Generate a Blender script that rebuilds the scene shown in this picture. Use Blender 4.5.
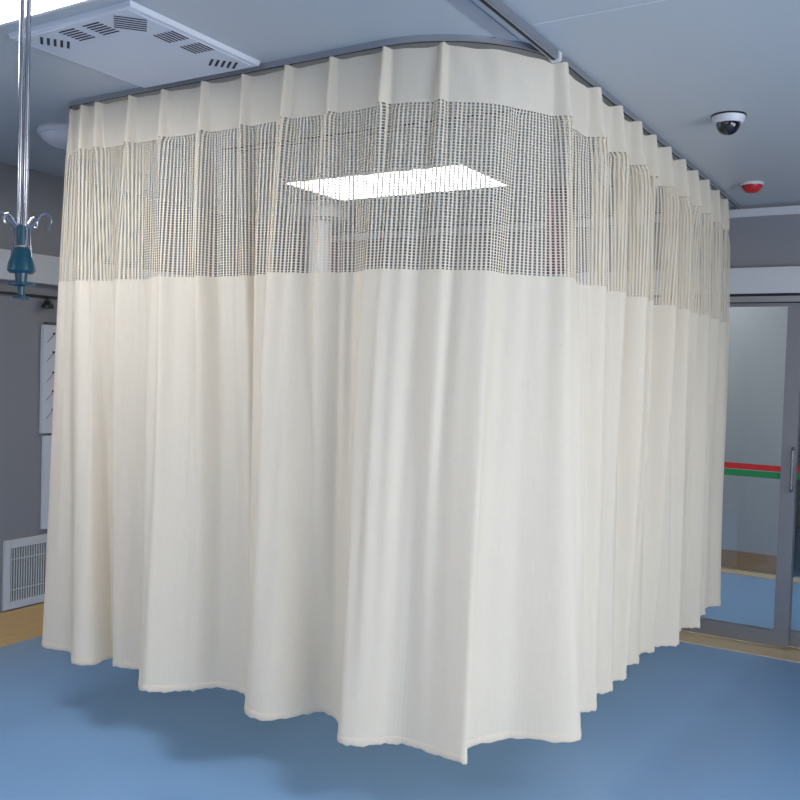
import bpy, bmesh, math, random
import numpy as np
from mathutils import Matrix, Vector
random.seed(7)
S = bpy.context.scene
COL = S.collection
for o in list(bpy.data.objects): bpy.data.objects.remove(o)

# ------------------------------------------------------------------ camera
cam = bpy.data.cameras.new('camera'); co = bpy.data.objects.new('camera', cam); COL.objects.link(co)
cam.sensor_width = 36; cam.lens = 901 / 800 * 36; cam.clip_start = .02
R3 = Matrix(((0.85219392, -0.04337866, 0.5214248), (0.52236086, 0.01324828, -0.85262162), (0.0300776, 0.99897086, 0.03394942)))
co.matrix_world = Matrix.Translation((0, 0, 1.65)) @ R3.to_4x4()
S.camera = co
# ------------------------------------------------------------------ world and exposure
w = bpy.data.worlds.new('world'); S.world = w; w.use_nodes = True
w.node_tree.nodes['Background'].inputs[0].default_value = (.55, .68, .9, 1)
w.node_tree.nodes['Background'].inputs[1].default_value = .25
S.view_settings.view_transform = 'Standard'; S.view_settings.look = 'None'
S.view_settings.exposure = -0.12; S.view_settings.gamma = 1
LAMP = 16.0          # strength of every ceiling light panel
LAMPC = (1.0, .98, .95)
CZ = 2.735          # ceiling height


def fill_light(name, loc, rot, sx, sy, watts, color):
    l = bpy.data.lights.new(name, 'AREA'); l.shape = 'RECTANGLE'; l.size = sx; l.size_y = sy; l.energy = watts; l.color = color
    o = bpy.data.objects.new(name, l); COL.objects.link(o); o.location = loc; o.rotation_euler = [math.radians(a) for a in rot]


# added fill lamps at two invented windows, brightening curtain and ceiling
fill_light('fill_front', (-1.6, -3.12, 1.35), (90, 0, 0), 4.6, 1.5, 34, (.95, .97, 1))
fill_light('fill_right', (2.52, 1.6, 1.35), (90, 0, 90), 4.4, 1.5, 150, (.92, .96, 1))


# ------------------------------------------------------------------ helpers
def sl(c):
    return tuple(((v / 255) / 12.92 if v / 255 <= .04045 else ((v / 255 + .055) / 1.055) ** 2.4) for v in c)


def mat(name, rgb, rough=.5, metal=0, noise=0, nscale=8, bump=0, bscale=200, spec=.5, trans=0, emis=None, es=0, stretch=None, rnoise=0):
    m = bpy.data.materials.new(name); m.use_nodes = True
    nt = m.node_tree; b = nt.nodes['Principled BSDF']
    c = sl(rgb)
    b.inputs['Base Color'].default_value = (*c, 1)
    b.inputs['Roughness'].default_value = rough; b.inputs['Metallic'].default_value = metal
    b.inputs['Specular IOR Level'].default_value = spec
    if trans: b.inputs['Transmission Weight'].default_value = trans
    if emis:
        b.inputs['Emission Color'].default_value = (*emis, 1); b.inputs['Emission Strength'].default_value = es
    tc = nt.nodes.new('ShaderNodeTexCoord')
    mp = nt.nodes.new('ShaderNodeMapping'); nt.links.new(tc.outputs['Object'], mp.inputs[0])
    if stretch: mp.inputs['Scale'].default_value = stretch
    if noise or rnoise:
        n = nt.nodes.new('ShaderNodeTexNoise'); n.inputs['Scale'].default_value = nscale; n.inputs['Detail'].default_value = 4
        nt.links.new(mp.outputs[0], n.inputs['Vector'])
        if noise:
            r = nt.nodes.new('ShaderNodeMapRange'); r.inputs[3].default_value = 1 - noise; r.inputs[4].default_value = 1 + noise
            nt.links.new(n.outputs[0], r.inputs[0])
            mx = nt.nodes.new('ShaderNodeVectorMath'); mx.operation = 'SCALE'; mx.inputs[0].default_value = c
            nt.links.new(r.outputs[0], mx.inputs['Scale']); nt.links.new(mx.outputs[0], b.inputs['Base Color'])
        if rnoise:
            r = nt.nodes.new('ShaderNodeMapRange'); r.inputs[3].default_value = rough - rnoise; r.inputs[4].default_value = rough + rnoise
            nt.links.new(n.outputs[0], r.inputs[0]); nt.links.new(r.outputs[0], b.inputs['Roughness'])
    if bump:
        n = nt.nodes.new('ShaderNodeTexNoise'); n.inputs['Scale'].default_value = bscale
        nt.links.new(mp.outputs[0], n.inputs['Vector'])
        bp = nt.nodes.new('ShaderNodeBump'); bp.inputs['Strength'].default_value = bump; bp.inputs['Distance'].default_value = .01
        nt.links.new(n.outputs[0], bp.inputs['Height']); nt.links.new(bp.outputs[0], b.inputs['Normal'])
    return m


def cloth_mat(name, mesh=False):
    m = bpy.data.materials.new(name); m.use_nodes = True
    nt = m.node_tree; N = nt.nodes; L = nt.links
    N.remove(N['Principled BSDF']); out = N['Material Output']
    uv = N.new('ShaderNodeUVMap'); uv.uv_map = 'UVMap'
    sep = N.new('ShaderNodeSeparateXYZ'); L.new(uv.outputs[0], sep.inputs[0])
    # slubs: fine vertical streaks of the weave
    mp = N.new('ShaderNodeMapping'); mp.inputs['Scale'].default_value = (260, 9, 1); L.new(uv.outputs[0], mp.inputs[0])
    ns = N.new('ShaderNodeTexNoise'); ns.inputs['Scale'].default_value = 1; ns.inputs['Detail'].default_value = 3; L.new(mp.outputs[0], ns.inputs[0])
    mp2 = N.new('ShaderNodeMapping'); mp2.inputs['Scale'].default_value = (40, 260, 1); L.new(uv.outputs[0], mp2.inputs[0])
    ns2 = N.new('ShaderNodeTexNoise'); ns2.inputs['Scale'].default_value = 1; ns2.inputs['Detail'].default_value = 3; L.new(mp2.outputs[0], ns2.inputs[0])
    ad = N.new('ShaderNodeMath'); ad.operation = 'ADD'; L.new(ns.outputs[0], ad.inputs[0]); L.new(ns2.outputs[0], ad.inputs[1])
    rg = N.new('ShaderNodeMapRange'); rg.inputs[1].default_value = .6; rg.inputs[2].default_value = 1.4
    rg.inputs[3].default_value = .95; rg.inputs[4].default_value = 1.04; L.new(ad.outputs[0], rg.inputs[0])
    sc = N.new('ShaderNodeVectorMath'); sc.operation = 'SCALE'; sc.inputs[0].default_value = CLOTH; L.new(rg.outputs[0], sc.inputs['Scale'])
    bp = N.new('ShaderNodeBump'); bp.inputs['Strength'].default_value = .25; bp.inputs['Distance'].default_value = .002; L.new(ad.outputs[0], bp.inputs['Height'])
    df = N.new('ShaderNodeBsdfDiffuse'); L.new(sc.outputs[0], df.inputs[0]); L.new(bp.outputs[0], df.inputs['Normal'])
    tr = N.new('ShaderNodeBsdfTranslucent'); tr.inputs[0].default_value = (*CLOTH_T, 1)
    mx = N.new('ShaderNodeMixShader'); mx.inputs[0].default_value = .32; L.new(df.outputs[0], mx.inputs[1]); L.new(tr.outputs[0], mx.inputs[2])
    if not mesh:
        L.new(mx.outputs[0], out.inputs[0]); return m

    def strand(sock, pitch, frac):
        d = N.new('ShaderNodeMath'); d.operation = 'DIVIDE'; d.inputs[1].default_value = pitch; L.new(sock, d.inputs[0])
        f = N.new('ShaderNodeMath'); f.operation = 'FRACT'; L.new(d.outputs[0], f.inputs[0])
        l = N.new('ShaderNodeMath'); l.operation = 'LESS_THAN'; l.inputs[1].default_value = frac; L.new(f.outputs[0], l.inputs[0])
        return l
    a = strand(sep.outputs[0], .0152, .45); b = strand(sep.outputs[1], .0098, .30)
    o = N.new('ShaderNodeMath'); o.operation = 'MAXIMUM'; L.new(a.outputs[0], o.inputs[0]); L.new(b.outputs[0], o.inputs[1])
    tp = N.new('ShaderNodeBsdfTransparent')
    m2 = N.new('ShaderNodeMixShader'); L.new(o.outputs[0], m2.inputs[0]); L.new(tp.outputs[0], m2.inputs[1]); L.new(mx.outputs[0], m2.inputs[2])
    L.new(m2.outputs[0], out.inputs[0])
    return m


CLOTH = sl((241, 234, 222))
CLOTH_T = sl((238, 208, 140))
M = {}
M['floor'] = mat('blue_vinyl', (122, 160, 202), .34, noise=.035, nscale=3, bump=.02, bscale=60, spec=.45, rnoise=.05)
M['ceil'] = mat('grey_ceiling_panel', (178, 184, 190), .38, noise=.02, nscale=2, bump=.015, bscale=30)
M['wall'] = mat('grey_wall_panel', (138, 139, 147), .42, noise=.03, nscale=2)
M['white'] = mat('white_enamel', (206, 208, 214), .35)
M['cass'] = mat('pale_plastic', (210, 213, 222), .5)
M['cass2'] = mat('pale_plastic_panel', (200, 204, 214), .5)
M['dark'] = mat('dark_slot', (30, 32, 40), .7)
M['black'] = mat('black_plastic', (24, 24, 27), .4)
M['alu'] = mat('satin_aluminium', (168, 170, 178), .38, .75)
M['aludark'] = mat('dark_aluminium', (96, 98, 108), .4, .6)
M['aluleaf'] = mat('brushed_aluminium_leaf', (138, 140, 148), .38, .6)
M['strip'] = mat('grey_cover_strip', (150, 155, 166), .45)
M['chrome'] = mat('chrome', (176, 178, 186), .16, 1)
M['teal'] = mat('teal_plastic', (10, 66, 84), .3)
M['red'] = mat('red_plastic', (186, 26, 34), .4)
M['wood'] = mat('tan_vinyl_skirting', (206, 170, 118), .5, noise=.12, nscale=5, stretch=(2, 2, 14))
M['beige'] = mat('beige_threshold', (196, 178, 146), .5)
M['brown'] = mat('brown_skirting', (140, 116, 92), .5)
M['frame'] = mat('lamp_frame', (215, 216, 220), .4)
M['glow'] = mat('lamp_diffuser', (240, 240, 240), .5, emis=LAMPC, es=LAMP)
M['glow_dim'] = mat('lamp_diffuser_dimmed', (240, 240, 240), .5, emis=LAMPC, es=LAMP * .5)
M['dome'] = mat('frosted_dome', (214, 216, 222), .3)
M['sred'] = mat('red_tape', (190, 34, 34), .45)
M['sgreen'] = mat('green_tape', (24, 128, 72), .45)
M['steel'] = mat('steel_panel', (172, 176, 182), .35, .35, noise=.05, nscale=4, stretch=(30, 30, 1))
M['paper'] = mat('white_board', (208, 212, 222), .5)
M['pink'] = mat('dusky_pink', (140, 88, 112), .8)
M['smoke'] = mat('smoked_dome', (26, 20, 30), .08, spec=.7)
M['grn'] = mat('green_cloth', (40, 110, 90), .7)
M['cloth'] = cloth_mat('cream_cloth'); M['net'] = cloth_mat('cream_net', True)
g = bpy.data.materials.new('door_glass'); g.use_nodes = True; nt = g.node_tree; nt.nodes.remove(nt.nodes['Principled BSDF'])
t_ = nt.nodes.new('ShaderNodeBsdfTransparent'); t_.inputs[0].default_value = (.88, .91, .92, 1)
gl = nt.nodes.new('ShaderNodeBsdfGlossy'); gl.inputs['Roughness'].default_value = .03
fr = nt.nodes.new('ShaderNodeFresnel'); fr.inputs[0].default_value = 1.5
mx_ = nt.nodes.new('ShaderNodeMixShader'); nt.links.new(fr.outputs[0], mx_.inputs[0]); nt.links.new(t_.outputs[0], mx_.inputs[1]); nt.links.new(gl.outputs[0], mx_.inputs[2])
nt.links.new(mx_.outputs[0], nt.nodes['Material Output'].inputs[0]); M['glass'] = g


def box(bm, x0, x1, y0, y1, z0, z1, bev=0):
    r = bmesh.ops.create_cube(bm, size=1)
    vs = r['verts']
    for v in vs:
        v.co = Vector((x0 + (v.co.x + .5) * (x1 - x0), y0 + (v.co.y + .5) * (y1 - y0), z0 + (v.co.z + .5) * (z1 - z0)))
    if bev:
        es = {e for v in vs for e in v.link_edges}
        bmesh.ops.bevel(bm, geom=list(es), offset=bev, segments=2, affect='EDGES')
    return vs


def lathe(bm, prof, cx=0, cy=0, seg=32):
    rings = []
    for r, z in prof:
        if r < 1e-5: rings.append([bm.verts.new((cx, cy, z))])
        else: rings.append([bm.verts.new((cx + r * math.cos(2 * math.pi * i / seg), cy + r * math.sin(2 * math.pi * i / seg), z)) for i in range(seg)])
    for a, b in zip(rings, rings[1:]):
        for i in range(seg):
            j = (i + 1) % seg
            if len(a) == 1 and len(b) == 1: continue
            if len(a) == 1: bm.faces.new((a[0], b[j], b[i]))
            elif len(b) == 1: bm.faces.new((a[i], a[j], b[0]))
            else: bm.faces.new((a[i], a[j], b[j], b[i]))
    for rr, flip in ((rings[0], 1), (rings[-1], 0)):
        if len(rr) > 1: bm.faces.new(rr[::-1] if flip else rr)


def tube(bm, pts, r, seg=10):
    pts = [Vector(p) for p in pts]; rings = []
    up = Vector((0, 0, 1))
    prev = None
    for i, p in enumerate(pts):
        t = (pts[min(i + 1, len(pts) - 1)] - pts[max(i - 1, 0)]).normalized()
        if prev is None:
            a = t.cross(up if abs(t.z) < .9 else Vector((1, 0, 0))).normalized()
        else:
            a = (prev - t * prev.dot(t)).normalized()
        prev = a; b = t.cross(a)
        rings.append([bm.verts.new(p + (a * math.cos(2 * math.pi * k / seg) + b * math.sin(2 * math.pi * k / seg)) * r) for k in range(seg)])
    for A, B in zip(rings, rings[1:]):
        for k in range(seg): bm.faces.new((A[k], A[(k + 1) % seg], B[(k + 1) % seg], B[k]))
    bm.faces.new(rings[0][::-1]); bm.faces.new(rings[-1])


def sweep(bm, path, prof):
    """extrude a closed 2-D profile (side, z) along a horizontal path of (x, y)"""
    rings = []
    for i, p in enumerate(path):
        a = np.array(path[max(i - 1, 0)]); b = np.array(path[min(i + 1, len(path) - 1)]); t = (b - a) / np.linalg.norm(b - a)
        n = np.array([-t[1], t[0]])
        rings.append([bm.verts.new((p[0] + n[0] * s, p[1] + n[1] * s, z)) for s, z in prof])
    k = len(prof)
    for A, B in zip(rings, rings[1:]):
        for i in range(k): bm.faces.new((A[i], A[(i + 1) % k], B[(i + 1) % k], B[i]))
    bm.faces.new(rings[0]); bm.faces.new(rings[-1][::-1])


def obj(name, bm, m, parent=None, smooth=False, label=None):
    if isinstance(bm, bpy.types.Mesh): me = bm; me.name = name
    else:
        bmesh.ops.recalc_face_normals(bm, faces=bm.faces)
        me = bpy.data.meshes.new(name); bm.to_mesh(me); bm.free()
    o = bpy.data.objects.new(name, me); COL.objects.link(o)
    me.materials.append(m)
    if smooth:
        me.polygons.foreach_set('use_smooth', [True] * len(me.polygons))
        try: me.set_sharp_from_angle(angle=math.radians(40))
        except Exception: pass
    if parent:
        o.parent = parent; o.matrix_parent_inverse = Matrix.Translation(-Vector(parent.location)) if parent.type == 'EMPTY' else Matrix()
    if label: o['label'] = label
    return o


def kid(name, bm, m, parent, **k):
    """child whose mesh is already in the parent's local space"""
    o = obj(name, bm, m, None, **k); o.parent = parent; return o


def B(*boxes, bev=0):
    bm = bmesh.new()
    for b in boxes: box(bm, *b, bev=bev)
    return bm


def struct(name, bm, m, parent=None, label=None, cat=None):
    o = obj(name, bm, m)
    if parent: o.parent = parent
    else:
        o['kind'] = 'structure'; o['label'] = label; o['category'] = cat
    return o


def thing(name, label, cat, loc=(0, 0, 0), group=None):
    o = bpy.data.objects.new(name, None); COL.objects.link(o); o.location = loc; o.empty_display_size = .1
    o['label'] = label; o['category'] = cat
    if group: o['group'] = group
    return o


def tag(o, label, cat, group=None):
    o['label'] = label; o['category'] = cat
    if group: o['group'] = group
    return o


# ------------------------------------------------------------------ room shell
XL, XR, YB, YF, YC = -4.57, 2.6, 5.95, -3.2, 8.15
struct('floor', B((XL - .1, XR + .1, YF - .1, YC + 3.0, -.1, 0)), M['floor'], label='blue vinyl floor running under the curtain and out past the glass door', cat='floor')
struct('ceiling', B((XL - .1, XR + .1, YF - .1, YC + 3.0, CZ, CZ + .1)), M['ceil'], label='grey glossy metal panel ceiling', cat='ceiling')
struct('wall_left', B((XL - .1, XL, YF, YC + 3, 0, CZ)), M['wall'], label='grey panel wall at the left with grille and white board', cat='wall')
struct('wall_right', B((XR, XR + .1, YF, -.65, 0, CZ), (XR, XR + .1, 3.85, YC + 3, 0, CZ), (XR, XR + .1, -.65, 3.85, 0, .6), (XR, XR + .1, -.65, 3.85, 2.1, CZ)), M['wall'], label='grey wall out of frame on the right', cat='wall')
struct('wall_front', B((XL, -3.95, YF - .1, YF, 0, CZ), (.75, XR, YF - .1, YF, 0, CZ), (-3.95, .75, YF - .1, YF, 0, .6), (-3.95, .75, YF - .1, YF, 2.1, CZ)), M['wall'], label='grey wall behind the viewer', cat='wall')
DX0, DX1 = -2.25, 1.3
struct('wall_back', B((XL, DX0, YB, YB + .12, 0, CZ), (DX1, XR, YB, YB + .12, 0, CZ), (DX0, DX1, YB, YB + .12, 2.187, CZ)), M['wall'],
       label='grey far wall above and beside the glass sliding door', cat='wall')
struct('added_window_1', B((-3.95, -3.9, YF - .08, YF - .02, .6, 2.1), (.7, .75, YF - .08, YF - .02, .6, 2.1), (-3.9, .7, YF - .08, YF - .02, .6, .65), (-3.9, .7, YF - .08, YF - .02, 2.05, 2.1), (-1.63, -1.57, YF - .08, YF - .02, .65, 2.05)), M['white'], label='added unseen window behind the viewer, housing a fill light', cat='window')  # invented window frame around the front fill lamp
struct('added_window_2', B((XR + .02, XR + .08, -.65, -.6, .6, 2.1), (XR + .02, XR + .08, 3.8, 3.85, .6, 2.1), (XR + .02, XR + .08, -.6, 3.8, .6, .65), (XR + .02, XR + .08, -.6, 3.8, 2.05, 2.1), (XR + .02, XR + .08, 1.57, 1.63, .65, 2.05)), M['white'], label='added unseen window right of the viewer, housing a fill light', cat='window')  # second invented frame, added for the right-hand fill lamp
# corridor behind the glass
struct('wall_corridor', B((XL, -1.12, YC, YC + .1, 0, CZ)), M['steel'], label='pale grey corridor wall seen through the glass door', cat='wall')
struct('wall_end', B((XL, XR, YC + 2.9, YC + 3.0, 0, CZ)), M['white'], label='far end wall of the corridor', cat='wall')
struct('baseboard_corridor', B((XL, -1.12, YC - .015, YC, .02, .17)), M['brown'], label='brown skirting of the corridor wall beyond the glass', cat='baseboard')
struct('trim_1', B((XL, -1.0, YC - .17, YC - .0, 0, .006)), M['beige'], label='beige strip on the corridor floor beneath the brown skirting', cat='trim')
struct('trim_2', B((DX0, DX1, YB - .24, YB + .1, 0, .006)), M['beige'], label='beige floor threshold under the glass door', cat='trim')
struct('baseboard_left', B((XL, XL + .012, YF, YB, 0, .195)), M['wood'], label='tan skirting along the left wall under the grille', cat='baseboard')
struct('baseboard_back', B((XL, DX0, YB - .012, YB, 0, .195)), M['wood'], label='tan skirting along the far wall behind the curtain', cat='baseboard')
struct('trim_3', B((XL, XR, YB - .02, YB, 2.665, 2.715)), M['white'], label='pale cornice strip just under the ceiling on the far wall', cat='trim')
struct('trim_4', B((XL, XL + .06, YF, YB, 2.085, 2.25), bev=.004), M['white'], label='white horizontal bulkhead band on the left wall', cat='trim')
struct('trim_5', B((DX0 - .1, DX1 + .1, YB - .05, YB, 2.185, 2.345), bev=.003), M['white'], label='white header band above the glass sliding door', cat='trim')
# seams of the ceiling panels
struct('trim_6', B((-1.16, XR, 2.618, 2.624, CZ - .002, CZ)), M['white'], label='thin pale joint line across the ceiling', cat='trim')
struct('trim_7', B((-3.2, -1.3, 3.43, 3.445, CZ - .002, CZ)), M['dark'], label='dark panel joint in the ceiling seen through the net', cat='trim')
struct('trim_8', B((-1.308, -1.250, YF, 2.715, CZ - .003, CZ)), M['strip'], label='flat grey cover strip on the ceiling beside the rail', cat='trim')
struct('trim_9', B((-3.2, -1.3, 5.04, 5.05, CZ - .002, CZ)), M['dark'], label='second dark ceiling joint seen through the net behind the lamp', cat='trim')
struct('trim_10', B((-3.2, -1.3, 3.50, 3.506, CZ - .002, CZ)), M['dark'], label='fine dark line beside the ceiling joint', cat='trim')

# ------------------------------------------------------------------ glass sliding door
d1 = struct('door_1', B((DX0, DX1, YB - .035, YB + .06, 2.125, 2.185), (DX0, DX0 + .05, YB - .035, YB + .06, 0, 2.125), (DX1 - .05, DX1, YB - .035, YB + .06, 0, 2.125)),
            M['alu'], label='aluminium framed glass sliding door to the corridor', cat='door')
struct('track_slot', B((DX0, DX1, YB - .0365, YB - .035, 2.168, 2.185), (DX0, DX1, YB - .0365, YB - .035, 2.125, 2.132)), M['dark'], d1)


def leaf(x0, x1, y, name):
    f = struct(name, B((x0, x0 + .055, y - .018, y + .018, .02, 2.123), (x1 - .085, x1, y - .018, y + .018, .02, 2.123), (x0 + .055, x1 - .085, y - .018, y + .018, 2.105, 2.123), (x0 + .055, x1 - .085, y - .018, y + .018, .02, .115)), M['aluleaf'], d1)
    struct('glass_pane', B((x0 + .055, x1 - .085, y - .004, y + .004, .115, 2.105)), M['glass'], f)
    struct('red_stripe', B((x0 + .055, x1 - .085, y - .0065, y - .0045, 1.092, 1.128)), M['sred'], f, )
    struct('green_stripe', B((x0 + .055, x1 - .085, y - .0065, y - .0045, 1.048, 1.088)), M['sgreen'], f)
    return f


lf = leaf(-2.2, -.785, YB - .03, 'door_leaf')
leaf(-.84, .4, YB + .03, 'door_leaf')
bm = bmesh.new(); hx, hy = -.80, YB - .05
tube(bm, [(hx, hy + .0, .985), (hx, hy - .035, .985), (hx, hy - .045, 1.0), (hx, hy - .045, 1.115), (hx, hy - .045, 1.23), (hx, hy - .035, 1.245), (hx, hy, 1.245)], .009)
struct('door_handle', bm, M['chrome'], lf)

# shelving past the corridor corner
sh = thing('shelf_unit', 'white shelving with glass doors glimpsed beyond the door handle', 'shelf', (.05, YC - .2, 0))
kid('side_panel', B((-.62, -.59, 0, .35, 0, 2.2), bev=.002), M['white'], sh); kid('side_panel', B((.59, .62, 0, .35, 0, 2.2), bev=.002), M['white'], sh)
kid('back_panel', B((-.59, .59, .33, .35, 0, 2.2)), M['aludark'], sh)
for z in (.02, .55, 1.1, 1.35, 1.62, 1.9, 2.17): kid('shelf', B((-.59, .59, 0, .33, z, z + .025)), M['white'], sh)

# ------------------------------------------------------------------ ceiling light panels
LG = 'rectangular ceiling lights'


def light(x, y, label, m='glow'):
    t = thing('ceiling_light', label, 'ceiling light', (x, y, CZ), LG)
    kid('frame', B((-.6, .6, -.30, -.285, -.012, 0), (-.6, .6, .285, .30, -.012, 0), (-.6, -.585, -.285, .285, -.012, 0), (.585, .6, -.285, .285, -.012, 0)), M['frame'], t)
    kid('diffuser', B((-.585, .585, -.285, .285, -.008, -.001)), M[m], t)


light(-2.81, 4.47, 'bright white rectangular ceiling light seen through the net of the curtain', 'glow_dim')
light(-2.81, 1.535, 'bright white ceiling light cut off by the top left corner')
light(1.2, 1.56, 'ceiling light out of frame to the right')
light(-2.85, -1.5, 'ceiling light behind the viewer on the left')
light(1.2, -1.5, 'ceiling light behind the viewer on the right')
light(-2.0, 7.2, 'ceiling light in the corridor left of the corner')
light(.8, 7.2, 'ceiling light in the corridor right of the corner')

# ------------------------------------------------------------------ air unit in the ceiling
au = thing('air_purifier', 'square pale ceiling air unit with groups of dark slots beside the curtain track', 'air vent', (-2.452, 2.203, CZ))
bm = bmesh.new()
vs = box(bm, -.295, .295, -.30, .30, -.016, 0)
for v in vs:
    if v.co.z < -.01: v.co.x *= .985; v.co.y *= .985
kid('housing', bm, M['cass'], au)
kid('cover_plate', B((-.27, .27, -.28, .28, -.019, -.015), bev=.001), M['cass2'], au)


def slots(cx, cy, n, ln, pitch, ang, stack, wd=.0065):
    """n slots centred at cx, cy (unit space), each at angle ang, stacked along direction stack"""
    bm = bmesh.new(); a = math.radians(ang); s = math.radians(stack)
    for i in range(n):
        k = (i - (n - 1) / 2) * pitch
        px, py = cx + k * math.cos(s), cy + k * math.sin(s)
        dx, dy = math.cos(a), math.sin(a)
        vs = box(bm, -ln / 2, ln / 2, -wd / 2, wd / 2, -.0202, -.0185)
        for v in vs:
            x, y = v.co.x, v.co.y
            v.co.x = px + x * dx - y * dy; v.co.y = py + x * dy + y * dx
    kid('slot_grille', bm, M['dark'], au)


slots(-.177, -.203, 5, .07, .021, 142, 55, .009)
slots(-.046, -.219, 6, .075, .016, 0, 90)
slots(.07, -.219, 6, .075, .016, 0, 90)
slots(.190, -.205, 6, .1, .019, 48, 138)
slots(.222, -.062, 6, .075, .016, 90, 0)
slots(.225, .055, 6, .075, .016, 90, 0)
slots(.194, .215, 5, .07, .021, 142, 50, .009)

# ------------------------------------------------------------------ curtain track
def arc(cx, cy, r, a0, a1, n):
    return [(cx + r * math.cos(math.radians(a0 + (a1 - a0) * i / n)), cy + r * math.sin(math.radians(a0 + (a1 - a0) * i / n))) for i in range(n + 1)]


track = [(-3.258, 3.05), (-3.258, 2.9)] + arc(-3.198, 2.59, .06, 180, 270, 8) + [(-2.8, 2.53), (-2.2, 2.53)] + arc(-1.66, 3.01, .48, 270, 360, 28) + [(-1.18, 3.6), (-1.18, 4.4), (-1.18, 5.2), (-1.18, YB - .03)]
tk = thing('curtain_track', 'grey curved metal curtain track fixed to the ceiling above the cream curtain', 'curtain track', (-1.18, 2.53, CZ))
bm = bmesh.new(); sweep(bm, track, [(-.010, CZ), (-.010, CZ - .020), (-.004, CZ - .020), (-.004, CZ - .016), (.004, CZ - .016), (.004, CZ - .020), (.010, CZ - .020), (.010, CZ)])
obj('rail', bm, M['alu'], tk)
bm = bmesh.new(); sweep(bm, track, [(-.0038, CZ - .0162), (.0038, CZ - .0162), (.0038, CZ - .0195), (-.0038, CZ - .0195)])
obj('runner_slot', bm, M['dark'], tk)
# straight rail meeting it from the viewer's side
rl = thing('ceiling_rail', 'straight metal ceiling rail running up to the bend of the curtain track', 'rail', (-1.186, 1.0, CZ))
kid('rail', B((-.015, .015, -3.5, 1.865, -.030, 0), bev=.003), M['alu'], rl)
kid('slot', B((-.005, .005, -3.5, 1.865, -.0315, -.030)), M['dark'], rl)
kid('edge_seal', B((-.021, -.0155, -3.5, 1.86, -.012, 0)), M['black'], rl)
kid('end_cap', B((-.018, .018, 1.865, 1.89, -.034, 0), bev=.003), M['white'], rl)

# ------------------------------------------------------------------ the curtain
tr = np.array(track, float)


def dense(P, step=.01):
    P = np.array(P, float); d = np.r_[0, np.cumsum(np.linalg.norm(np.diff(P, axis=0), axis=1))]
    s = np.linspace(0, d[-1], int(d[-1] / step) + 1)
    return np.c_[np.interp(s, d, P[:, 0]), np.interp(s, d, P[:, 1])], s


TD, TS = dense(tr, .004)


def ts(x, y):                       # arc position on the track
    i = np.argmin((TD[:, 0] - x) ** 2 + (TD[:, 1] - y) ** 2); return TS[i]


hem = [(-3.44, 3.12), (-3.50, 3.08), (-3.43, 3.02), (-3.53, 2.92), (-3.44, 2.82), (-3.53, 2.74), (-3.515, 2.66),        # 0..6
       (-3.408, 2.663), (-3.328, 2.672), (-3.209, 2.586), (-3.124, 2.617), (-3.112, 2.727), (-3.022, 2.655), (-2.902, 2.69),   # 7..13
       (-2.736, 2.535), (-2.619, 2.583), (-2.49, 2.734), (-2.346, 2.728), (-2.232, 2.596), (-2.106, 2.587), (-2.008, 2.766),   # 14..20
       (-1.874, 2.712), (-1.786, 2.578), (-1.696, 2.608), (-1.604, 2.694), (-1.398, 2.681), (-1.339, 2.690), (-1.393, 2.783),   # 21..27
       (-1.329, 2.933), (-1.277, 2.985), (-1.145, 3.044), (-1.10, 3.125), (-1.20, 3.30),          # 28..32
       (-1.15, 3.421), (-1.225, 3.56), (-1.16, 3.66), (-1.22, 3.76), (-1.165, 3.84), (-1.235, 3.98), (-1.182, 4.095),  # 33..39
       (-1.225, 4.20), (-1.175, 4.31), (-1.20, 4.385), (-1.105, 4.50), (-1.205, 4.66), (-1.15, 4.75), (-1.19, 4.81), (-1.088, 4.89), (-1.19, 5.08), (-1.12, 5.16), (-1.19, 5.26), (-1.10, 5.45), (-1.17, 5.56)]  # 40..52
H0 = np.array(hem)
# rounded version of the hem polyline: Catmull-Rom
Hc = []; Hk = []
for i in range(len(H0) - 1):
    p0 = H0[max(i - 1, 0)]; p1 = H0[i]; p2 = H0[i + 1]; p3 = H0[min(i + 2, len(H0) - 1)]
    Hk.append(len(Hc))
    for k in range(10):
        t = k / 10
        Hc.append(.5 * ((2 * p1) + (-p0 + p2) * t + (2 * p0 - 5 * p1 + 4 * p2 - p3) * t * t + (-p0 + 3 * p1 - 3 * p2 + p3) * t ** 3))
Hk.append(len(Hc)); Hc.append(H0[-1]); Hc = np.array(Hc)
HS = np.r_[0, np.cumsum(np.linalg.norm(np.diff(Hc, axis=0), axis=1))]
hs = lambda i: HS[Hk[i]]
pairs = [(ts(-3.28, 3.02), 2), (ts(-3.28, 2.93), 4), (ts(-3.28, 2.78), 5), (ts(-3.268, 2.55), 6), (ts(-3.133, 2.53), 9), (ts(-3.047, 2.53), 11), (ts(-2.857, 2.53), 12),
         (ts(-2.673, 2.53), 14), (ts(-2.452, 2.53), 15.5), (ts(-2.265, 2.53), 17), (ts(-2.049, 2.53), 18), (ts(-1.858, 2.53), 20), (ts(-1.647, 2.53), 22),
         (ts(-1.45, 2.58), 24), (ts(-1.30, 2.69), 26), (ts(-1.19, 2.93), 31), (ts(-1.18, 3.236), 33), (ts(-1.18, 3.493), 35), (ts(-1.18, 3.734), 37), (ts(-1.18, 3.97), 39),
         (ts(-1.18, 4.207), 41), (ts(-1.18, 4.469), 43), (ts(-1.18, 4.734), 45), (ts(-1.18, 4.975), 47), (ts(-1.18, 5.266), 49), (ts(-1.18, 5.553), 51), (ts(-1.18, 5.65), 52)]
PT = np.array([p[0] for p in pairs])
PH = np.array([hs(int(p[1])) if p[1] == int(p[1]) else (hs(int(p[1])) + hs(int(p[1]) + 1)) / 2 for p in pairs])
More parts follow.
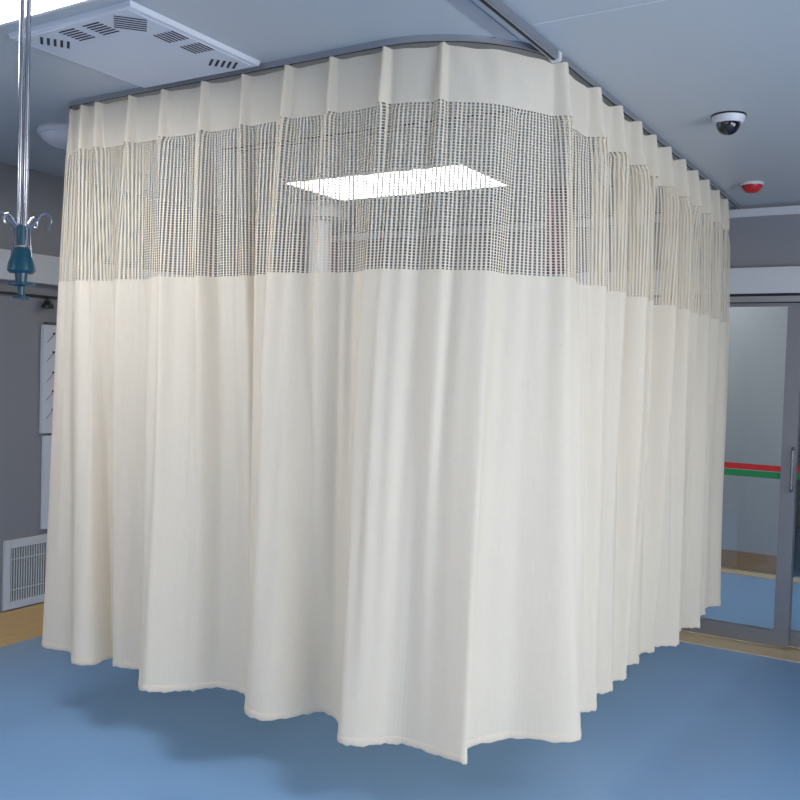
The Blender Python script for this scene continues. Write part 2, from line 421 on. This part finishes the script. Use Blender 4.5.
# pleats: (track position, height of the pinch, half width)
PL = [(ts(-3.28, 2.93), .02), (ts(-3.28, 2.78), .02), (ts(-3.240, 2.55), .018), (ts(-3.145, 2.53), .03), (ts(-3.047, 2.53), .034), (ts(-2.857, 2.53), .034), (ts(-2.673, 2.53), .03),
      (ts(-2.452, 2.53), .034), (ts(-2.265, 2.53), .03), (ts(-2.049, 2.53), .036), (ts(-1.858, 2.53), .030), (ts(-1.647, 2.53), .036), (ts(-1.45, 2.58), .030), (ts(-1.19, 2.93), .045)] + \
     [(ts(-1.18, y), .052) for y in (3.236, 3.493, 3.734, 3.97, 4.207, 4.469, 4.734, 4.975)] + [(ts(-1.18, 5.266), .04), (ts(-1.18, 5.553), .028)]
ZT, ZM1, ZM0, ZH = 2.704, 2.528, 1.985, .33
S0, S1 = PT[0] + .004, PT[-1]
NS = 1500
base = np.linspace(S0, S1, 4000)
dens = np.ones_like(base)
for c, a in PL: dens += 7 * np.exp(-((base - c) / .03) ** 2)
cum = np.cumsum(dens); ss = np.interp(np.linspace(cum[0], cum[-1], NS), cum, base)
tx = np.interp(ss, TS, TD[:, 0]); ty = np.interp(ss, TS, TD[:, 1])
e = .004
nx = np.interp(ss + e, TS, TD[:, 1]) - np.interp(ss - e, TS, TD[:, 1]); ny = -(np.interp(ss + e, TS, TD[:, 0]) - np.interp(ss - e, TS, TD[:, 0]))
for a_ in (nx, ny): a_[:] = np.convolve(np.pad(a_, 12, mode='edge'), np.ones(25) / 25, 'valid')
ln = np.hypot(nx, ny); nx /= ln; ny /= ln      # outward, to the viewer's side
hq = np.interp(ss, PT, PH)
hx_ = np.interp(hq, HS, Hc[:, 0]); hy_ = np.interp(hq, HS, Hc[:, 1])
rng = np.random.RandomState(5)
ph = [rng.rand() * 6.28 for _ in range(12)]


def ripple(s):
    return sum(math.sin(1) * 0 + np.sin(s * f + p) * a for f, a, p in ((23, .35, ph[0]), (41, .4, ph[1]), (67, .3, ph[2]), (97, .22, ph[3])))


right = 1 / (1 + np.exp(-(ss - ts(-1.19, 3.1)) / .06))    # 1 on the right-hand side
corner = np.exp(-((ss - ts(-1.30, 2.70)) / .20) ** 2)


def row(z):
    t = (ZT - z) / (ZT - ZH); t = min(max(t, 0), 1)
    k = t ** 1.05
    x = tx * (1 - k) + hx_ * k; y = ty * (1 - k) + hy_ * k
    n = np.zeros_like(ss); tn = np.zeros_like(ss)
    th = (ZT - z) / (ZT - ZM1)
    for j, (c, a) in enumerate(PL):
        if z > ZM1:
            wdt = .010 + .004 * th + (.010 if a > .04 else 0); amp = a * (.8 + .4 * th)
        else:
            q = (ZM1 - z) / (ZM1 - ZH)
            wdt = .014 + .034 * q ** .6 + (.010 if a > .04 else 0); amp = a * (1.2 - 1.1 * q)
        dd = (ss - c - (.004 * math.sin(j * 2.3 + z * 3))) / wdt
        n += amp * np.exp(-np.abs(dd) ** 2.2)
        tn += .55 * wdt * dd * np.exp(-dd ** 2) * min(1, max(0, (z - .9) / .8))
    n -= .012 * (1 - k)
    body = math.sin(math.pi * min(1, t ** .7)) if z < ZM1 else 0
    n += ripple(ss + .012 * np.sin(z * 2 + ss * 2)) * (.0022 + .023 * body) * (1 - .55 * corner)
    # broad waves of the right-hand side between the pleats
    n += right * .016 * np.sin(ss * 53 + .6 * z + 1.5 * np.sin(ss * 7)) * min(1, max(0, ZM1 + .03 - z) / .12) * (1 - .8 * t)
    # swags of the heading between pleats
    if z > ZM1 - .1: n += corner * .004 * np.sin(ss * 60 + z * 20) * (1 - abs(th - .35))
    return x + nx * n - ny * tn, y + ny * n + nx * tn


pin = np.zeros_like(ss)
for c, a in PL: pin = np.maximum(pin, np.exp(-((ss - c) / .03) ** 2))
zm = 2.25; rx, ry = row(zm)
U = np.r_[0, np.cumsum(np.hypot(np.diff(rx), np.diff(ry)))]


def sheet(zs, topfn=None):
    rows = []
    for i, z in enumerate(zs):
        x, y = row(z); zz = np.full(NS, z)
        if topfn is not None: zz = topfn(z, zz)
        rows.append(np.c_[x, y, zz])
    V = np.concatenate(rows); nr = len(zs)
    I = np.arange(NS - 1)
    F = np.concatenate([np.c_[r * NS + I, r * NS + I + 1, (r + 1) * NS + I + 1, (r + 1) * NS + I] for r in range(nr - 1)])
    me = bpy.data.meshes.new('sheet'); me.from_pydata(V.tolist(), [], F.tolist())
    uv = me.uv_layers.new(name='UVMap'); li = F.ravel()
    uvs = np.c_[U[li % NS], V[li, 2]].astype(np.float32)
    uv.data.foreach_set('uv', uvs.ravel())
    me.polygons.foreach_set('use_smooth', [True] * len(me.polygons)); me.update()
    return me


cu = thing('privacy_curtain', 'long cream privacy curtain with a net band hanging from the curved ceiling track', 'curtain', (-1.5, 2.9, 0))


def topz(z, zz):
    f = max(0, (z - (ZT - .06)) / .06)
    return zz + f * (pin * .008 - .0015 - .002 * np.sin(ss * 37) * (1 - pin))


hd = obj('heading_band', sheet(list(np.linspace(ZT, ZM1, 14)), topz), M['cloth'], cu)
obj('net_band', sheet(list(np.linspace(ZM1, ZM0, 30))), M['net'], cu, label='open cream net band with small square holes')
body = obj('cloth_panel', sheet(list(np.linspace(ZM0, ZH + .028, 70))), M['cloth'], cu)
# turned-up hem: a thin folded band
zs = [ZH + .028, ZH + .014, ZH + .002]
bm = bmesh.new(); rows = []
puck = .002 * np.sin(ss * 120) + .0016 * np.sin(ss * 231 + 1) + .002 * np.sin(ss * 57)
for off, z in ((0.0, ZH + .028), (.0016, ZH + .024), (.0022, ZH + .006), (.001, ZH), (-.001, ZH), (-.0022, ZH + .006), (-.0016, ZH + .024), (0.0, ZH + .028)):
    x, y = row(z); gx = np.gradient(x, ss); gy = np.gradient(y, ss); l = np.hypot(gx, gy) + 1e-9
    rows.append(np.c_[x + gy / l * off, y - gx / l * off, np.full(NS, z) + (puck if z < ZH + .02 else 0)])
V = np.concatenate(rows); I = np.arange(NS - 1); bm.free()
F = np.concatenate([np.c_[r * NS + I, r * NS + I + 1, (r + 1) * NS + I + 1, (r + 1) * NS + I] for r in range(len(rows) - 1)])
me = bpy.data.meshes.new('hem'); me.from_pydata(V.tolist(), [], F.tolist()); uv = me.uv_layers.new(name='UVMap')
uv.data.foreach_set('uv', np.c_[U[F.ravel() % NS], V[F.ravel(), 2]].astype(np.float32).ravel()); me.polygons.foreach_set('use_smooth', [True] * len(me.polygons))
obj('hem', me, M['cloth'], cu)
# hooks that carry the pleats
for c, a in PL:
    i = int(np.argmin(np.abs(ss - c))); p = Vector((tx[i], ty[i], 0)); n = Vector((nx[i], ny[i], 0))
    bm = bmesh.new()
    tube(bm, [p + n * .004 + Vector((0, 0, 2.66)), p + n * .004 + Vector((0, 0, 2.69)), p + n * .002 + Vector((0, 0, 2.702)), p + Vector((0, 0, 2.712)), p + Vector((0, 0, 2.7165))], .0022, 6)
    obj('curtain_hook', bm, M['white'], cu)

# ------------------------------------------------------------------ things on the ceiling
sc_ = thing('security_camera', 'small white dome security camera with smoked dome on the ceiling', 'camera', (-.832, 3.885, CZ))
bm = bmesh.new(); lathe(bm, [(.066, 0), (.066, -.006), (.063, -.022), (.054, -.034), (0, -.034)]); kid('housing', bm, M['white'], sc_, smooth=True)
bm = bmesh.new(); lathe(bm, [(.069, 0), (.069, -.005), (.066, -.0065), (.0, -.0065)]); kid('gasket', bm, M['black'], sc_, smooth=True)
bm = bmesh.new(); lathe(bm, [(.048, -.030), (.047, -.042), (.042, -.056), (.032, -.069), (.018, -.077), (0, -.080)]); kid('smoked_dome', bm, M['smoke'], sc_, smooth=True)
bm = bmesh.new(); lathe(bm, [(.009, -.03), (.009, -.05), (0, -.055)], -.028, -.036, 12); kid('lens', bm, M['aludark'], sc_, smooth=True)
fd = thing('fire_detector', 'small red round detector on the ceiling near the glass door', 'detector', (-.988, 5.27, CZ))
bm = bmesh.new(); lathe(bm, [(.060, 0), (.060, -.01), (.056, -.014), (0, -.014)]); kid('base_ring', bm, M['white'], fd, smooth=True)
bm = bmesh.new(); lathe(bm, [(.056, -.012), (.055, -.022), (.036, -.045), (.030, -.05), (0, -.05)]); kid('head', bm, M['red'], fd, smooth=True)
dl = thing('dome_lamp', 'round white ceiling lamp half hidden behind the left edge of the curtain', 'ceiling lamp', (-3.61, 2.89, CZ))
bm = bmesh.new(); lathe(bm, [(.185, 0), (.19, -.012), (.18, -.03), (0, -.03)]); kid('base_plate', bm, M['white'], dl, smooth=True)
bm = bmesh.new(); lathe(bm, [(.172, -.028), (.165, -.045), (.14, -.062), (.09, -.074), (0, -.08)]); kid('shade', bm, M['dome'], dl, smooth=True)

# pendant column inside the curtain
pc = thing('pendant_column', 'pale round equipment column hanging from the ceiling behind the net', 'column', (-3.71, 4.95, CZ))
bm = bmesh.new(); lathe(bm, [(.2, 0), (.205, -.05), (.19, -.085), (.12, -.10), (0, -.10)]); kid('ceiling_flange', bm, M['white'], pc, smooth=True)
bm = bmesh.new(); lathe(bm, [(.078, -.09), (.078, -1.15), (0, -1.15)]); kid('tube', bm, M['white'], pc, smooth=True)
kid('service_head', B((-.16, .16, -.12, .12, -1.6, -1.14), bev=.02), M['cass'], pc)

# pink sheet standing in for an unidentified blur
bm = bmesh.new()
n = 14
vv = [[bm.verts.new((-.09 + .18 * i / n, .012 * math.sin(i * 1.7) + .003 * (i % 3), z)) for i in range(n + 1)] for z in (-.001, -.1, -.25, -.4, -.5)]
for a, b in zip(vv, vv[1:]):
    for i in range(n): bm.faces.new((a[i], a[i + 1], b[i + 1], b[i]))
pk = obj('pink_blur', bm, M['pink'], smooth=True); pk.location = (-1.97, 4.95, CZ)
md = pk.modifiers.new('thick', 'SOLIDIFY'); md.thickness = .004
tag(pk, 'dusky pink sheet standing in for an unidentified blur behind the net near the bend of the curtain', 'cloth')

# ------------------------------------------------------------------ left wall fittings
gv = thing('wall_grille', 'white framed wall air grille with vertical slats low on the left wall', 'air vent', (XL, 3.41, .205))
kid('frame', B((0, .018, -.225, -.185, 0, .4), (0, .018, .185, .225, 0, .4), (0, .018, -.185, .185, 0, .042), (0, .018, -.185, .185, .352, .4), bev=.002), M['white'], gv)
kid('backing', B((0, .004, -.185, .185, .042, .352)), M['dark'], gv)
kid('slats', B(*[(.006, .014, -.178 + i * .0165, -.172 + i * .0165, .042, .352) for i in range(22)]), M['white'], gv)
kid('cross_bars', B((.013, .016, -.185, .185, .108, .113), (.013, .016, -.185, .185, .285, .290)), M['white'], gv)

nb = thing('notice_board', 'white wall board with small slanted marks beside the left edge of the curtain', 'board', (XL, 3.7, 1.21))
kid('board', B((0, .03, -.29, .29, 0, .64), bev=.003), M['paper'], nb)
kid('top_strip', B((0, .036, -.27, .27, .64, .655)), M['aludark'], nb)
hk = []
for zz in (.12, .23, .34, .46, .57):
    for yy in (-.235, -.1, .04, .18):
        bm = bmesh.new()
        tube(bm, [(.03, yy - .03, zz - .035), (.033, yy, zz), (.036, yy + .012, zz + .018)], .0014, 6)
        box(bm, .03, .036, yy + .008, yy + .019, zz + .014, zz + .025)
        kid('mark', bm, M['black'], nb)
lp = obj('wall_panel', B((XL, XL + .02, 3.43, 3.98, .64, 1.195), bev=.002), M['paper'])
tag(lp, 'plain white panel below the white board on the left wall', 'panel')
rr = obj('wall_rail', B((XL, XL + .02, 1.5, YB - .3, 2.008, 2.02)), M['black']); tag(rr, 'thin black rail on the left wall below the white bulkhead', 'rail')
kb = thing('rail_clamp', 'small black knob hanging from the thin rail on the left wall', 'clamp', (XL + .02, 3.425, 2.008))
bm = bmesh.new(); lathe(bm, [(.006, 0), (.006, -.012), (.018, -.016), (.02, -.026), (.012, -.03), (.028, -.034), (.034, -.05), (.034, -.062), (0, -.066)], .02, 0, 18)
kid('knob', bm, M['black'], kb, smooth=True)
kid('bracket', B((-.0, .03, -.012, .012, -.004, .0)), M['black'], kb)

# ------------------------------------------------------------------ hanging drip pole
IX, IY = -2.116, 1.517
iv = thing('drip_stand_pole', 'chrome ceiling-hung drip pole with curled hooks and a teal clamp', 'drip pole', (IX, IY, 1.70))
zb = 2.068 - 1.70
kid('ceiling_mount', B((-.05, .05, -.03, .03, CZ - 1.70 - .03, CZ - 1.70), bev=.004), M['alu'], iv)
bm = bmesh.new(); tube(bm, [(-.0075, -.004, CZ - 1.7 - .03), (-.0075, -.004, zb - .12)], .0065, 14); kid('rod', bm, M['chrome'], iv, smooth=True)
bm = bmesh.new(); tube(bm, [(.0075, .004, CZ - 1.7 - .03), (.0075, .004, zb - .12)], .0065, 14); kid('rod', bm, M['chrome'], iv, smooth=True)
OBJ_IV = iv
view = Vector((.85, .52, 0))      # direction lying across the viewer's sight
dep = Vector((-.52, .85, 0))


def hook(d, L, zz):
    d = d.normalized(); bm = bmesh.new()
    pts = [(0, 0), (.018, .004), (.034, .014), (.046, .030), (.056, .044), (.070, .050), (.084, .043), (.090, .026), (.086, .010), (.078, .002)]
    k = L / .09
    tube(bm, [Vector((d.x * a * k, d.y * a * k, zz + b * k)) for a, b in pts], .0036, 8)
    kid('hook', bm, M['chrome'], iv, smooth=True)


Z0 = 2.033 - 1.70
hook(view, .078, Z0 - 0.0423); hook(-view, .078, Z0 - 0.0423); hook(dep + view * .45, .05, Z0 - 0.0347); hook(-dep * .6 - view * .5, .05, Z0 - 0.0347)
bm = bmesh.new(); lathe(bm, [(.0135, Z0 - 0.0347), (.0145, Z0 - 0.0462), (.0135, Z0 - 0.0924), (0, Z0 - 0.0924)][::-1], 0, 0, 20); kid('collar', bm, M['teal'], iv, smooth=True)
bm = bmesh.new(); lathe(bm, [(.014, Z0 - 0.0909), (.020, Z0 - 0.0939), (.034, Z0 - 0.1347), (.036, Z0 - 0.1517), (.030, Z0 - 0.1586), (0, Z0 - 0.1586)], 0, 0, 24); kid('clamp_body', bm, M['teal'], iv, smooth=True)
bm = bmesh.new(); lathe(bm, [(0, Z0 - 0.1540), (.017, Z0 - 0.1555), (.014, Z0 - 0.1833), (.034, Z0 - 0.1848), (.035, Z0 - 0.1902), (.010, Z0 - 0.1940), (.009, Z0 - 0.2171), (.022, Z0 - 0.2202), (.023, Z0 - 0.2264), (0, Z0 - 0.2279)], 0, 0, 24)
kid('release_knob', bm, M['teal'], iv, smooth=True)
for sx in (-1, 1):
    bm = bmesh.new(); v = view * sx
    tube(bm, [(v.x * .010, v.y * .010, Z0 - 0.0308), (v.x * .021, v.y * .021, Z0 - 0.0385), (v.x * .023, v.y * .023, Z0 - 0.0770), (v.x * .027, v.y * .027, Z0 - 0.1155)], .0028, 8)
    kid('bracket_wire', bm, M['chrome'], iv, smooth=True)
bm = bmesh.new(); lathe(bm, [(.0185, Z0 - 0.0862), (.0185, Z0 - 0.0916), (0, Z0 - 0.0916)], 0, 0, 20); kid('ring', bm, M['chrome'], iv, smooth=True)
